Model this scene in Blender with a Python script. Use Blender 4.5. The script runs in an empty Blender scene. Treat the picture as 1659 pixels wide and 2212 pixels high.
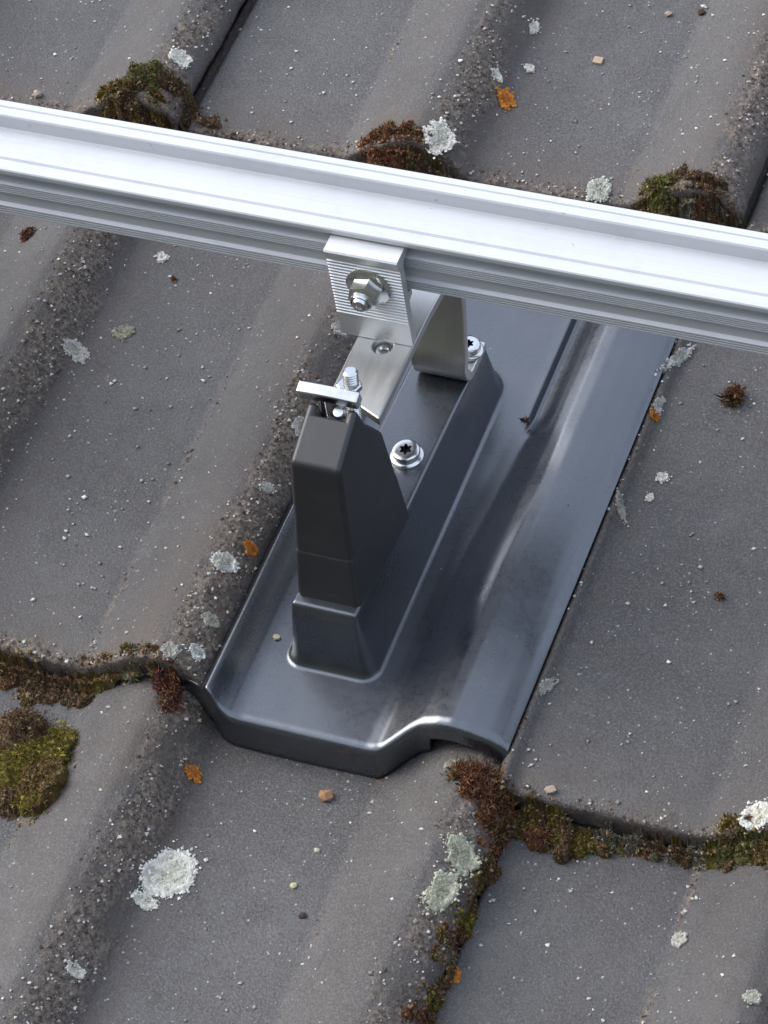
import bpy, bmesh, math, random
import numpy as np
from mathutils import Matrix, Vector

random.seed(7)
rng = np.random.default_rng(7)
scene = bpy.context.scene
COL = scene.collection

# ---------------------------------------------------------------- roof frame: u right, v up the slope, n off the roof; 30 degree pitch, 4 m above ground
PITCH = math.radians(30)
M = Matrix.Translation((0, 0, 4.0)) @ Matrix.Rotation(PITCH, 4, 'X')

# ---------------------------------------------------------------- camera
cam_data = bpy.data.cameras.new('camera')
cam = bpy.data.objects.new('camera', cam_data); COL.objects.link(cam)
CX, CY, CZ = (0.930487, 0.344831, -0.123632), (0.194692, -0.751399, -0.630472), (-0.310303, 0.562576, -0.766303)      # right, down and forward axes in the roof frame
CAM_MM = (375.36, -750.81, 1186.05)
cm = Matrix(((CX[0], -CY[0], -CZ[0], CAM_MM[0] / 1000), (CX[1], -CY[1], -CZ[1], CAM_MM[1] / 1000), (CX[2], -CY[2], -CZ[2], CAM_MM[2] / 1000), (0, 0, 0, 1)))
cam.matrix_world = M @ cm
cam_data.sensor_fit = 'VERTICAL'; cam_data.sensor_height = 36.0; cam_data.lens = 36.0 * 7113.3 / 2212.0
cam_data.clip_start = 0.02; cam_data.clip_end = 3000.0
scene.camera = cam

# ---------------------------------------------------------------- sky, sun, exposure
world = bpy.data.worlds.new('World'); scene.world = world; world.use_nodes = True
wn = world.node_tree.nodes; wl = world.node_tree.links; wn.clear()
SUN_EL, SUN_AZ = math.radians(33), math.radians(-105)       # azimuth from +Y (up the slope) towards +X
sky = wn.new('ShaderNodeTexSky'); sky.sky_type = 'NISHITA'; sky.sun_disc = False
sky.sun_elevation = SUN_EL; sky.sun_rotation = SUN_AZ; sky.air_density = 1.0; sky.dust_density = 4.0; sky.ozone_density = 1.0
hs = wn.new('ShaderNodeHueSaturation'); hs.inputs['Saturation'].default_value = 0.8
bg = wn.new('ShaderNodeBackground'); bg.inputs['Strength'].default_value = 0.08
wo = wn.new('ShaderNodeOutputWorld')
wl.new(sky.outputs[0], hs.inputs['Color']); veil = wn.new('ShaderNodeMix'); veil.data_type = 'RGBA'; veil.inputs[0].default_value = 0.6       # an even veil of cloud over the whole sky
veil.inputs[7].default_value = (5.8, 6.6, 8.2, 1)
wl.new(hs.outputs[0], veil.inputs[6]); wl.new(veil.outputs[2], bg.inputs['Color']); wl.new(bg.outputs[0], wo.inputs['Surface'])
sun_data = bpy.data.lights.new('sun', 'SUN'); sun_data.energy = 1.1; sun_data.angle = math.radians(50); sun_data.color = (1.0, 0.98, 0.955)
sun = bpy.data.objects.new('sun', sun_data); COL.objects.link(sun)
sd = Vector((math.sin(SUN_AZ) * math.cos(SUN_EL), math.cos(SUN_AZ) * math.cos(SUN_EL), math.sin(SUN_EL)))
sun.rotation_euler = sd.to_track_quat('Z', 'Y').to_euler(); sun.location = (0, 0, 12)
scene.view_settings.view_transform = 'Standard'; scene.view_settings.look = 'None'
scene.view_settings.exposure = 1.52; scene.view_settings.gamma = 1.0; scene.view_settings.use_curve_mapping = False

# ---------------------------------------------------------------- surfaces (all lengths in millimetres, roof frame: u right, v up the slope, n off the roof)
def _hash(ix, iy, seed):
    h = (ix.astype(np.int64) * 374761393 + iy.astype(np.int64) * 668265263 + seed * 974634777) & 0x7fffffff
    h = ((h ^ (h >> 13)) * 1274126177) & 0x7fffffff
    h = ((h ^ (h >> 16)) * 1103515245 + 12345) & 0x7fffffff
    return (h >> 7) / float(0x7fffffff >> 7)

def vnoise(x, y, seed=0):
    x = np.asarray(x, float); y = np.asarray(y, float)
    ix = np.floor(x); iy = np.floor(y); fx = x - ix; fy = y - iy
    fx = fx * fx * (3 - 2 * fx); fy = fy * fy * (3 - 2 * fy)
    a = _hash(ix, iy, seed); b = _hash(ix + 1, iy, seed); c = _hash(ix, iy + 1, seed); d = _hash(ix + 1, iy + 1, seed)
    return (a * (1 - fx) + b * fx) * (1 - fy) + (c * (1 - fx) + d * fx) * fy      # 0..1

def fbm(x, y, seed=0, octs=4):
    t = 0; amp = 0.5; s = 0
    for o in range(octs):
        t = t + amp * vnoise(np.asarray(x) * 2 ** o + 17.3 * o, np.asarray(y) * 2 ** o - 9.1 * o, seed + o); s += amp; amp *= 0.5
    return t / s

def sstep(a, b, x):
    t = np.clip((np.asarray(x, float) - a) / (b - a), 0, 1)
    return t * t * (3 - 2 * t)

TW, TL = 308.0, 420.0
_px = np.arange(-20, 340, 0.5)
_knots = [(-20, 0), (95, 0), (99, 1.8), (110, 8.5), (120, 14.5), (129, 18.6), (137, 20), (145, 18.4), (153, 13.2), (160, 5.5), (165, 1.0), (170, 0),
          (245, 0), (249, 1.8), (260, 8.5), (270, 14.5), (279, 18.6), (287, 20), (295, 18.4), (303, 13.2), (310, 5.5), (315, 1), (340, 0)]
_py = np.interp(_px, [k[0] for k in _knots], [k[1] for k in _knots])
_k = np.exp(-0.5 * (np.arange(-6, 7) * 0.5 / 1.0) ** 2); _k /= _k.sum()
_py = 1.1 * np.convolve(np.pad(_py, 6, mode='edge'), _k, mode='valid')

# every tile: left edge u, front edge v, height n, noise seed, side lip, grit strength
TILES = [
    (-602, -348, -20, 11, 0, 1.0), (-306, -345, -20, 12, 0, 0.9), (-6, -342, -20, 13, 0, 0.75),
    (-455, 0, 0, 21, 0, 1.0), (-4, -13, 0, 22, 1, 0.55),
    (-598, 318, 20, 31, 0, 0.8), (-296, 321, 20, 32, 0, 0.9), (5, 318, 20, 33, 0, 0.9),
]

def tile_h(s, q, lip=0):
    s = np.asarray(s, float); q = np.asarray(q, float)
    h = np.interp(s, _px, _py)
    h = h - 1.2 * np.exp(-((s - 207) / 30) ** 2) - 1.2 * np.exp(-((s - 50) / 32) ** 2)
    h = h - 2.6 * np.clip(1 - q / 13.0, 0, 1) ** 1.5
    else_drop = 0.0 if lip else 7.0
    h = h - else_drop * (1 - sstep(6.5, 9.5, s))                # the interlock channel under the neighbour's edge
    if lip:
        h = h + 5.0 * np.exp(-((s - 3.5) / 3.2) ** 2)
    return h

PLATE_U = (-196.0, -2.0)
_pk = [(-196, -6), (-185, 2), (-170, 5), (-156, 5), (-148, 6.5), (-144.4, 11.5), (-142.8, 13.6), (-141.2, 12.8), (-137.0, 5.0), (-133.0, 1.5), (-129.0, 0.35), (-127.0, 0), (-66, 0), (-60, 0.8), (-52, 5.5),
       (-43, 11.5), (-35, 15.0), (-28, 16), (-20, 15.0), (-11, 12.5), (-6, 9.5), (-2, 5.5)]
_gx = np.arange(-200, 2, 0.4)
_gy = np.interp(_gx, [k[0] for k in _pk], [k[1] for k in _pk])
_k2 = np.exp(-0.5 * (np.arange(-7, 8) * 0.4 / 0.9) ** 2); _k2 /= _k2.sum()
_gy = np.convolve(np.pad(_gy, 7, mode='edge'), _k2, mode='valid')
BOX = (-116.0, -76.2, 27.0, 216.0)

def box_top(v):
    return 39.0 - 9.0 * np.clip((np.asarray(v, float) - 33) / 175.0, 0, 1)

def plate_h(u, v):
    u = np.asarray(u, float); v = np.asarray(v, float)
    h = np.interp(u, _gx, _gy)
    wide = sstep(60, 200, v)                                   # the hump's left flank moves right towards the ridge
    h2 = np.interp(u - 7 * wide * np.exp(-((u + 52) / 14.0) ** 2), _gx, _gy)
    h = np.where(u > -90, h2, h)
    h = h - 1.5 * np.exp(-((u + 36) / 9.0) ** 2 - ((v - 150) / 24.0) ** 2) + 1.3 * np.exp(-((u + 39) / 6.0) ** 2 - ((v - 95) / 34.0) ** 2)
    g = sstep(178, 196, v)                                     # pressed groove beside the hump in the upper half
    h = h - g * 4.2 * sstep(-57.6, -55.6, u) * (1 - sstep(-51, -42, u))
    b0, b1, v0, v1 = BOX
    cu, cv = (b0 + b1) / 2, (v0 + v1) / 2
    r = np.where(v > cv, 15.0, 5.5)
    du = np.abs(u - cu) - (b1 - b0) / 2 + r; dv = np.abs(v - cv) - (v1 - v0) / 2 + r
    d = np.hypot(np.maximum(du, 0), np.maximum(dv, 0)) + np.minimum(np.maximum(du, dv), 0) - r
    t = np.clip((3.2 - d) / 8.8, 0, 1)
    f = np.interp(t, [0, 0.12, 0.24, 0.34, 0.44, 0.82, 0.92, 1.0], [0, 0.012, 0.055, 0.13, 0.26, 0.94, 0.99, 1.0])
    return h + f * box_top(v)

def plate_front(u):
    u = np.asarray(u, float)
    return -11.0 + 12.0 * (1 - sstep(-158, -131, u)) + 11.5 * sstep(-63, -42, u)

def surf(u, v, raw=False):
    """height of the topmost roof surface (tiles and metal tile)"""
    u = np.asarray(u, float); v = np.asarray(v, float)
    best = np.full(np.broadcast(u, v).shape, -45.0)
    for (u0, v0, n0, sd, lip, g) in TILES:
        s = u - u0; q = v - v0
        ok = (s >= 0) & (s <= TW) & (q >= 0) & (q <= TL)
        best = np.where(ok, np.maximum(best, n0 + tile_h(s, q, lip)), best)
    ok = (u >= PLATE_U[0]) & (u <= PLATE_U[1]) & (v >= plate_front(u)) & (v <= 380)
    return np.where(ok, np.maximum(best, plate_h(u, v)), best)

def surf_soft(u, v, r=6.0):
    t = 0
    for a in range(8):
        t = t + surf(np.asarray(u) + r * math.cos(a * math.pi / 4), np.asarray(v) + r * math.sin(a * math.pi / 4))
    return (t + 2 * surf(u, v)) / 10.0

# ---------------------------------------------------------------- object helpers
def tag(o, label=None, cat=None, group=None, kind=None):
    if label: o['label'] = label
    if cat: o['category'] = cat
    if group: o['group'] = group
    if kind: o['kind'] = kind
    return o

BASES = {}
def place(o, base, parent=None):
    """top-level: put the object at base (mm, roof frame); part: parent it (coordinates relative to the parent's base)"""
    COL.objects.link(o)
    if parent is None:
        o.matrix_world = M @ Matrix.Translation(Vector(base) / 1000)
        BASES[o.name] = base
    else:
        o.parent = parent
        pb = BASES[parent.name]
        o.location = (Vector(base) - Vector(pb)) / 1000
        BASES[o.name] = base
    return o

def empty(name, base):
    o = bpy.data.objects.new(name, None); o.empty_display_size = 0.01
    return place(o, base)

def mesh_obj(name, verts, faces, mat, parent=None, base=None, smooth=True, col=None, attrs=None):
    v = np.asarray(verts, float)
    if base is None:
        base = (float(v[:, 0].mean()), float(v[:, 1].mean()), float(v[:, 2].min()))
    me = bpy.data.meshes.new(name)
    me.from_pydata(((v - np.array(base)) / 1000).tolist(), [], faces if isinstance(faces, list) else faces.tolist())
    if smooth: me.polygons.foreach_set('use_smooth', [True] * len(me.polygons))
    if col is not None:
        a = me.color_attributes.new('col', 'FLOAT_COLOR', 'POINT')
        c = np.ones((len(v), 4)); c[:, :3] = col; a.data.foreach_set('color', c.ravel())
    for k, val in (attrs or {}).items():
        a = me.attributes.new(k, 'FLOAT', 'POINT'); a.data.foreach_set('value', np.asarray(val, float).ravel())
    me.materials.append(mat); me.update()
    o = bpy.data.objects.new(name, me)
    return place(o, base, parent)

def bm_obj(name, bm, mat, parent=None, base=None, bevel=0.0, segs=2, smooth=True, angle=35):
    """bm in mm, roof frame"""
    bmesh.ops.recalc_face_normals(bm, faces=bm.faces)
    if base is None:
        xs = [v.co for v in bm.verts]
        base = tuple(sum(c[i] for c in xs) / len(xs) for i in (0, 1)) + (min(c[2] for c in xs),)
    bmesh.ops.translate(bm, verts=bm.verts, vec=-Vector(base)); bmesh.ops.scale(bm, verts=bm.verts, vec=(0.001,) * 3)
    me = bpy.data.meshes.new(name); bm.to_mesh(me); bm.free()
    if smooth: me.polygons.foreach_set('use_smooth', [True] * len(me.polygons))
    me.materials.append(mat)
    o = bpy.data.objects.new(name, me); place(o, base, parent)
    if bevel:
        m = o.modifiers.new('bevel', 'BEVEL'); m.width = bevel / 1000; m.segments = segs; m.limit_method = 'ANGLE'; m.angle_limit = math.radians(angle); m.harden_normals = True
    elif smooth:
        me.set_sharp_from_angle(angle=math.radians(angle))
    return o

def box_bm(bm, u0, u1, v0, v1, n0, n1):
    vs = [bm.verts.new(c) for c in ((u0, v0, n0), (u1, v0, n0), (u1, v1, n0), (u0, v1, n0), (u0, v0, n1), (u1, v0, n1), (u1, v1, n1), (u0, v1, n1))]
    for f in ((0, 3, 2, 1), (4, 5, 6, 7), (0, 1, 5, 4), (1, 2, 6, 5), (2, 3, 7, 6), (3, 0, 4, 7)): bm.faces.new([vs[i] for i in f])

def prism_bm(bm, poly, lo, hi):
    """poly: list of points; lo, hi: functions point -> 3D, the two ends"""
    a = [bm.verts.new(lo(p)) for p in poly]; b = [bm.verts.new(hi(p)) for p in poly]; k = len(poly)
    bm.faces.new(a[::-1]); bm.faces.new(b)
    for i in range(k): bm.faces.new((a[i], a[(i + 1) % k], b[(i + 1) % k], b[i]))

def lathe_bm(bm, prof, centre, axis, seg=32, hexagon=None):
    """prof: (radius, along axis); hexagon: set of profile indices drawn as a hexagon"""
    ax = Vector(axis).normalized(); t = ax.orthogonal().normalized(); b = ax.cross(t); rings = []
    for i, (r, h) in enumerate(prof):
        ring = []
        for k in range(seg):
            a = 2 * math.pi * k / seg; rr = r
            if hexagon and i in hexagon:
                c = (a + math.pi / 6) % (math.pi / 3) - math.pi / 6; rr = r / math.cos(c)
            ring.append(bm.verts.new(Vector(centre) + ax * h + (t * math.cos(a) + b * math.sin(a)) * rr))
        rings.append(ring)
    for i in range(len(rings) - 1):
        for k in range(seg): bm.faces.new((rings[i][k], rings[i][(k + 1) % seg], rings[i + 1][(k + 1) % seg], rings[i + 1][k]))
    bm.faces.new(rings[0][::-1]); bm.faces.new(rings[-1])

def cut(o, cutters):
    """boolean difference, baked into the mesh"""
    for c in cutters:
        m = o.modifiers.new('cut', 'BOOLEAN'); m.operation = 'DIFFERENCE'; m.object = c; m.solver = 'EXACT'; m.material_mode = 'TRANSFER'
        # cut before the bevel
        while o.modifiers[0] != m: o.modifiers.move(o.modifiers.find(m.name), 0); break
    bpy.context.view_layer.update()
    dg = bpy.context.evaluated_depsgraph_get()
    me = bpy.data.meshes.new_from_object(o.evaluated_get(dg))
    o.modifiers.clear(); old = o.data; o.data = me; me.name = old.name
    for c in cutters: bpy.data.objects.remove(c)

# ---------------------------------------------------------------- materials
class NT:
    def __init__(self, name):
        self.m = bpy.data.materials.new(name); self.m.use_nodes = True
        self.t = self.m.node_tree; self.t.nodes.clear()
        self.out = self.n('ShaderNodeOutputMaterial'); self.p = self.n('ShaderNodeBsdfPrincipled')
        self.l(self.p.outputs[0], self.out.inputs[0])
        self.tc = self.n('ShaderNodeTexCoord'); oi = self.n('ShaderNodeObjectInfo')
        mul = self.n('ShaderNodeMath'); mul.operation = 'MULTIPLY'; mul.inputs[1].default_value = 7.3
        add = self.n('ShaderNodeVectorMath'); add.operation = 'ADD'
        self.l(oi.outputs['Random'], mul.inputs[0]); self.l(self.tc.outputs['Object'], add.inputs[0]); self.l(mul.outputs[0], add.inputs[1])
        self.co = add.outputs[0]; self.raw = self.tc.outputs['Object']
    def n(self, k): return self.t.nodes.new(k)
    def l(self, a, b): self.t.links.new(a, b)
    def noise(self, scale, detail=4, rough=0.6, co=None):
        x = self.n('ShaderNodeTexNoise'); x.inputs['Scale'].default_value = scale; x.inputs['Detail'].default_value = detail; x.inputs['Roughness'].default_value = rough
        self.l(co or self.co, x.inputs['Vector']); return x.outputs[0]
    def scaled(self, vec):
        x = self.n('ShaderNodeVectorMath'); x.operation = 'MULTIPLY'; x.inputs[1].default_value = vec; self.l(self.co, x.inputs[0]); return x.outputs[0]
    def voro(self, scale):
        x = self.n('ShaderNodeTexVoronoi'); x.inputs['Scale'].default_value = scale; self.l(self.co, x.inputs['Vector']); return x
    def ramp(self, src, lo, hi, a=0.0, b=1.0):
        x = self.n('ShaderNodeMapRange'); x.inputs['From Min'].default_value = lo; x.inputs['From Max'].default_value = hi
        x.inputs['To Min'].default_value = a; x.inputs['To Max'].default_value = b; self.l(src, x.inputs['Value']); return x.outputs[0]
    def mix(self, fac, a, b):
        x = self.n('ShaderNodeMix'); x.data_type = 'RGBA'
        if isinstance(fac, (int, float)): x.inputs[0].default_value = fac
        else: self.l(fac, x.inputs[0])
        for s, v in ((6, a), (7, b)):
            if isinstance(v, tuple): x.inputs[s].default_value = v + (1,)
            else: self.l(v, x.inputs[s])
        return x.outputs[2]
    def math(self, op, a, b):
        x = self.n('ShaderNodeMath'); x.operation = op
        for i, v in enumerate((a, b)):
            if isinstance(v, (int, float)): x.inputs[i].default_value = v
            else: self.l(v, x.inputs[i])
        return x.outputs[0]
    def attr(self, name, color=False):
        x = self.n('ShaderNodeAttribute'); x.attribute_name = name; return x.outputs['Color' if color else 'Fac']
    def bump(self, h, dist, strength=1.0):
        x = self.n('ShaderNodeBump'); x.inputs['Distance'].default_value = dist; x.inputs['Strength'].default_value = strength
        self.l(h, x.inputs['Height']); self.l(x.outputs[0], self.p.inputs['Normal'])
    def set(self, **k):
        for key, v in k.items():
            i = self.p.inputs[key.replace('_', ' ')]
            if isinstance(v, tuple): i.default_value = v + (1,)
            elif isinstance(v, (int, float)): i.default_value = v
            else: self.l(v, i)
        return self.m

def make_tile_mat():
    t = NT('weathered_concrete_tile')
    big = t.noise(14, 4, 0.6); mid = t.noise(70, 5, 0.65); fine = t.noise(900, 3, 0.6)
    c = t.mix(t.ramp(big, 0.38, 0.64), (0.055, 0.0515, 0.052), (0.088, 0.084, 0.084))
    c = t.mix(t.ramp(mid, 0.46, 0.72, 0, 0.7), c, (0.073, 0.064, 0.058))
    c = t.mix(t.ramp(t.noise(38, 6, 0.72), 0.52, 0.70, 0, 0.65), c, (0.038, 0.035, 0.034))
    c = t.mix(t.ramp(t.noise(24, 5, 0.7), 0.55, 0.72, 0, 0.6), c, (0.125, 0.119, 0.115))
    c = t.mix(t.ramp(fine, 0.46, 0.60, 0, 0.6), c, (0.145, 0.138, 0.135))
    c = t.mix(t.ramp(t.noise(1300, 2, 0.6), 0.60, 0.70, 0, 0.6), c, (0.26, 0.25, 0.24))
    c = t.mix(t.ramp(t.noise(700, 3, 0.75), 0.54, 0.66, 0, 0.7), c, (0.030, 0.027, 0.026))
    oi = t.n('ShaderNodeObjectInfo')
    c = t.mix(t.ramp(oi.outputs['Random'], 0, 1, 0.0, 0.4), c, (0.052, 0.051, 0.053))
    dn = t.math('MULTIPLY', t.attr('dirt'), t.ramp(t.noise(45, 5, 0.7), 0.3, 0.66, 0.15, 1.0))
    c = t.mix(t.math('MULTIPLY', dn, 0.85), c, (0.086, 0.064, 0.049))
    g = t.attr('grit')
    gn = t.noise(420, 4, 0.7)
    gc = t.mix(t.ramp(gn, 0.35, 0.66), (0.044, 0.031, 0.023), (0.250, 0.208, 0.172))
    gf = t.ramp(t.math('ADD', g, t.ramp(t.noise(160, 4, 0.7), 0.3, 0.7, -0.35, 0.35)), 0.22, 0.8)
    gf = t.math('MULTIPLY', gf, t.ramp(g, 0.04, 0.25))
    c = t.mix(gf, c, gc)
    v = t.voro(330)
    spot = t.math('MULTIPLY', t.ramp(v.outputs['Distance'], 0.12, 0.22, 1, 0), t.ramp(t.noise(230, 1, 0.5), 0.57, 0.66))
    c = t.mix(t.math('MULTIPLY', spot, 0.75), c, (0.42, 0.41, 0.39))
    r = t.math('ADD', t.ramp(mid, 0.3, 0.7, 0.44, 0.58), t.math('MULTIPLY', gf, 0.3))
    hgt = t.math('ADD', t.math('MULTIPLY', fine, 0.35), t.math('MULTIPLY', gn, gf))
    t.bump(t.math('ADD', hgt, t.math('MULTIPLY', t.noise(2600, 2), 0.18)), 0.0014, 1.0)
    t.set(Base_Color=c, Roughness=r); t.p.inputs['Specular IOR Level'].default_value = 0.42
    return t.m

def make_plate_mat():
    t = NT('anthracite_coated_sheet')
    f = t.noise(2200, 2, 0.5); d = t.noise(40, 5, 0.65)
    dust = t.math('MULTIPLY', t.ramp(t.voro(260).outputs['Distance'], 0.06, 0.13, 1, 0), t.ramp(t.noise(120, 2), 0.6, 0.68))
    c = t.mix(t.ramp(d, 0.4, 0.75, 0, 0.5), (0.009, 0.0105, 0.015), (0.015, 0.016, 0.020))
    film = t.math('MULTIPLY', t.ramp(t.noise(26, 6, 0.75), 0.46, 0.7), t.ramp(t.noise(900, 3, 0.7), 0.3, 0.7, 0.2, 1.0))
    c = t.mix(t.math('MULTIPLY', film, 0.25), c, (0.085, 0.078, 0.070))
    c = t.mix(t.math('MULTIPLY', dust, 0.6), c, (0.25, 0.24, 0.22))
    t.bump(t.math('ADD', t.math('MULTIPLY', f, 0.25), t.noise(60, 2, 0.4)), 0.0006, 0.25)
    t.set(Base_Color=c, Roughness=t.ramp(t.math('ADD', d, t.ramp(t.noise(320, 4, 0.7), 0.35, 0.7, -0.10, 0.10)), 0.3, 0.75, 0.25, 0.36)); t.p.inputs['IOR'].default_value = 2.35; t.p.inputs['Specular Tint'].default_value = (0.9, 0.94, 1.0, 1)
    return t.m

def make_hood_mat():
    t = NT('matt_black_moulding')
    d = t.noise(55, 6, 0.7); f = t.noise(3000, 2)
    smudge = t.math('MULTIPLY', t.ramp(d, 0.52, 0.78), t.ramp(t.noise(600, 3, 0.7), 0.4, 0.75))
    c = t.mix(t.math('MULTIPLY', smudge, 0.8), (0.022, 0.0222, 0.024), (0.105, 0.096, 0.088))
    t.bump(f, 0.0003, 0.3)
    t.set(Base_Color=c, Roughness=t.ramp(d, 0.3, 0.7, 0.34, 0.46)); t.p.inputs['IOR'].default_value = 1.55
    return t.m

def make_alu(name, base, r0, r1, stretch, spots=0.0, met0=1.0):
    t = NT(name)
    st = t.noise(1.0, 4, 0.7, t.scaled(stretch)); d = t.noise(30, 5, 0.7)
    c = t.mix(t.ramp(st, 0.3, 0.7), tuple(x * 0.93 for x in base), tuple(min(1, x * 1.03) for x in base))
    c = t.mix(t.ramp(t.noise(22, 6, 0.75), 0.5, 0.72, 0, 0.35), c, tuple(x * 0.72 for x in base))
    met = met0
    if spots:
        sp = t.math('MULTIPLY', t.ramp(t.noise(170, 4, 0.75), 0.66, 0.74), t.ramp(t.noise(18, 2), 0.5, 0.62))
        sp = t.math('MULTIPLY', sp, spots)
        c = t.mix(sp, c, (0.16, 0.085, 0.04)); met = t.math('SUBTRACT', met0, t.math('MULTIPLY', sp, met0))
    t.bump(t.math('ADD', st, t.math('MULTIPLY', d, 0.4)), 0.0001, 0.35)
    t.set(Base_Color=c, Roughness=t.ramp(t.math('ADD', st, d), 0.7, 1.3, r0, r1), Metallic=met)
    return t.m

def make_organic(name, rough=0.9, spec=0.15, bump=0.0008, scale=900):
    t = NT(name)
    c = t.attr('col', True); n = t.noise(scale, 4, 0.7)
    dark = t.n('ShaderNodeMix'); dark.data_type = 'RGBA'; dark.blend_type = 'MULTIPLY'; dark.inputs[0].default_value = 1.0
    t.l(c, dark.inputs[6]); g = t.ramp(n, 0.3, 0.7, 0.72, 1.25)
    cb = t.n('ShaderNodeCombineColor'); [t.l(g, cb.inputs[i]) for i in range(3)]; t.l(cb.outputs[0], dark.inputs[7])
    t.bump(n, bump, 0.8)
    t.set(Base_Color=dark.outputs[2], Roughness=rough); t.p.inputs['Specular IOR Level'].default_value = spec
    return t.m

def make_flat(name, c0, c1, scale, rough=0.85):
    t = NT(name); t.set(Base_Color=t.mix(t.ramp(t.noise(scale, 4), 0.35, 0.65), c0, c1), Roughness=rough); return t.m

TILE = make_tile_mat(); PLATE = make_plate_mat(); HOOD = make_hood_mat()
RAIL = make_alu('extruded_aluminium', (0.57, 0.58, 0.595), 0.46, 0.6, (3, 900, 900), 0.9, 0.12)
ANGLE = make_alu('bright_extruded_aluminium', (0.80, 0.80, 0.79), 0.34, 0.48, (8, 500, 500), 0.15, 0.8)
STEEL = make_alu('brushed_stainless_steel', (0.62, 0.61, 0.59), 0.30, 0.44, (260, 18, 18), 0.1)
BOLT = make_alu('bright_zinc_steel', (0.72, 0.72, 0.71), 0.16, 0.30, (300, 300, 300), 0.2)
MOSS = make_organic('moss_leaf', 0.85, 0.2); CRUST = make_organic('dried_moss_crust', 0.95, 0.1, 0.0015, 500)
LICHEN = make_organic('lichen_crust', 0.95, 0.1, 0.001, 800); GRIT = make_organic('mineral_grit', 0.8, 0.3, 0.0004, 1500)
UNDER = make_flat('roofing_felt', (0.02, 0.02, 0.02), (0.035, 0.033, 0.03), 30)
GROUND = make_flat('lawn_and_soil', (0.04, 0.055, 0.02), (0.07, 0.075, 0.035), 0.6)
WOOD = make_flat('added_tree_foliage', (0.018, 0.028, 0.012), (0.045, 0.060, 0.024), 0.8)
SOCKET = make_flat('shaded_socket', (0.01, 0.01, 0.01), (0.02, 0.02, 0.02), 300, 0.5)  # near-black colour puts the shade of the recess into the screw socket

# ---------------------------------------------------------------- the setting: ground, roof deck, tiles
gm = bpy.data.meshes.new('ground'); s_ = 1500.0
gm.from_pydata([(-s_, -s_, 0), (s_, -s_, 0), (s_, s_, 0), (-s_, s_, 0)], [], [(0, 1, 2, 3)]); gm.materials.append(GROUND)
ground = bpy.data.objects.new('ground', gm); COL.objects.link(ground); tag(ground, 'ground far below the roof', None, kind='structure')

# unseen ring of trees, added to darken the low horizon in reflections
r_w = np.random.default_rng(5); wv = []; wf = []
for i in range(150):
    a = 2 * math.pi * i / 150 + r_w.normal(0, 0.01); d = 58 + r_w.normal(0, 5); hh = 13 + r_w.normal(0, 2.0); rw = 3.2 + r_w.random() * 1.6
    bmw = bmesh.new(); bmesh.ops.create_icosphere(bmw, subdivisions=2, radius=1.0); off_ = len(wv)
    for q in bmw.verts:
        k = 0.7 + 0.6 * float(vnoise(q.co.x * 2.3 + i, q.co.y * 2.3 + q.co.z * 2.1, 8)); wv.append((d * math.cos(a) + q.co.x * rw * k, d * math.sin(a) + q.co.y * rw * k, hh * 0.5 + q.co.z * hh * 0.55 * k))
    bmw.verts.index_update(); wf += [[off_ + q.index for q in f.verts] for f in bmw.faces]; bmw.free()
wm = bpy.data.meshes.new('added_horizon_trees'); wm.from_pydata(wv, [], wf); wm.materials.append(WOOD)
far = bpy.data.objects.new('added_horizon_trees', wm); COL.objects.link(far); tag(far, 'unseen far-off belt of dark trees added to darken the horizon', 'trees', kind='stuff')

def course_plane(v):                                   # the deck falls with the courses: 20 mm for every 333 mm
    return -75.0 + 20.0 * v / 333.0
roof = mesh_obj('roof', [(-2600, -1900, course_plane(-1900)), (2600, -1900, course_plane(-1900)), (2600, 2400, course_plane(2400)), (-2600, 2400, course_plane(2400))],
                [(0, 1, 2, 3)], UNDER, base=(0, 0, course_plane(0)))
tag(roof, 'pitched roof covered in dark grey two-roll concrete tiles', None, kind='structure')

def grit_mask(s, q, seed, g):
    a = fbm(s / 13.0 + seed * 3.1, q / 26.0, seed); b = fbm(s / 5.0, q / 6.0 + seed, seed + 5, 3)
    m = np.exp(-((s - 153) / 10.5) ** 2) + np.exp(-((s - 298) / 10.5) ** 2) * 1.05
    m = m * np.clip(2.9 * a - 0.52, 0, 1.15) * (0.35 + 1.3 * b)
    fr = (1 - sstep(2, 13, q)) * np.clip(0.1 + 1.2 * a, 0, 1) * 0.9
    cr = 0.5 * np.exp(-((s - 96) / 2.2) ** 2) * np.clip(2.6 * a - 0.8, 0, 1) + 0.5 * np.exp(-((s - 246) / 2.2) ** 2) * np.clip(2.6 * a - 0.8, 0, 1)
    lf = 0.7 * np.exp(-(s / 6.0) ** 2) * np.clip(0.2 + a, 0, 1)
    return np.clip(np.maximum.reduce([m * g, fr * g, cr * (1.7 if seed in (22, 13) else 1.0), lf * max(g, 0.9)]), 0, 1)

def dirt_mask(s, q, seed, g):
    a = fbm(s / 30.0 + seed * 1.7, q / 60.0, seed + 21)
    m = np.exp(-((s - 150) / 24.0) ** 2) + np.exp(-((s - 298) / 26.0) ** 2) + 0.9 * np.exp(-(q / 26.0) ** 2) + 0.6 * np.exp(-(s / 12.0) ** 2)
    return np.clip(m * (0.2 + 1.5 * a) * (0.5 + 0.5 * g), 0, 1)

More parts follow.
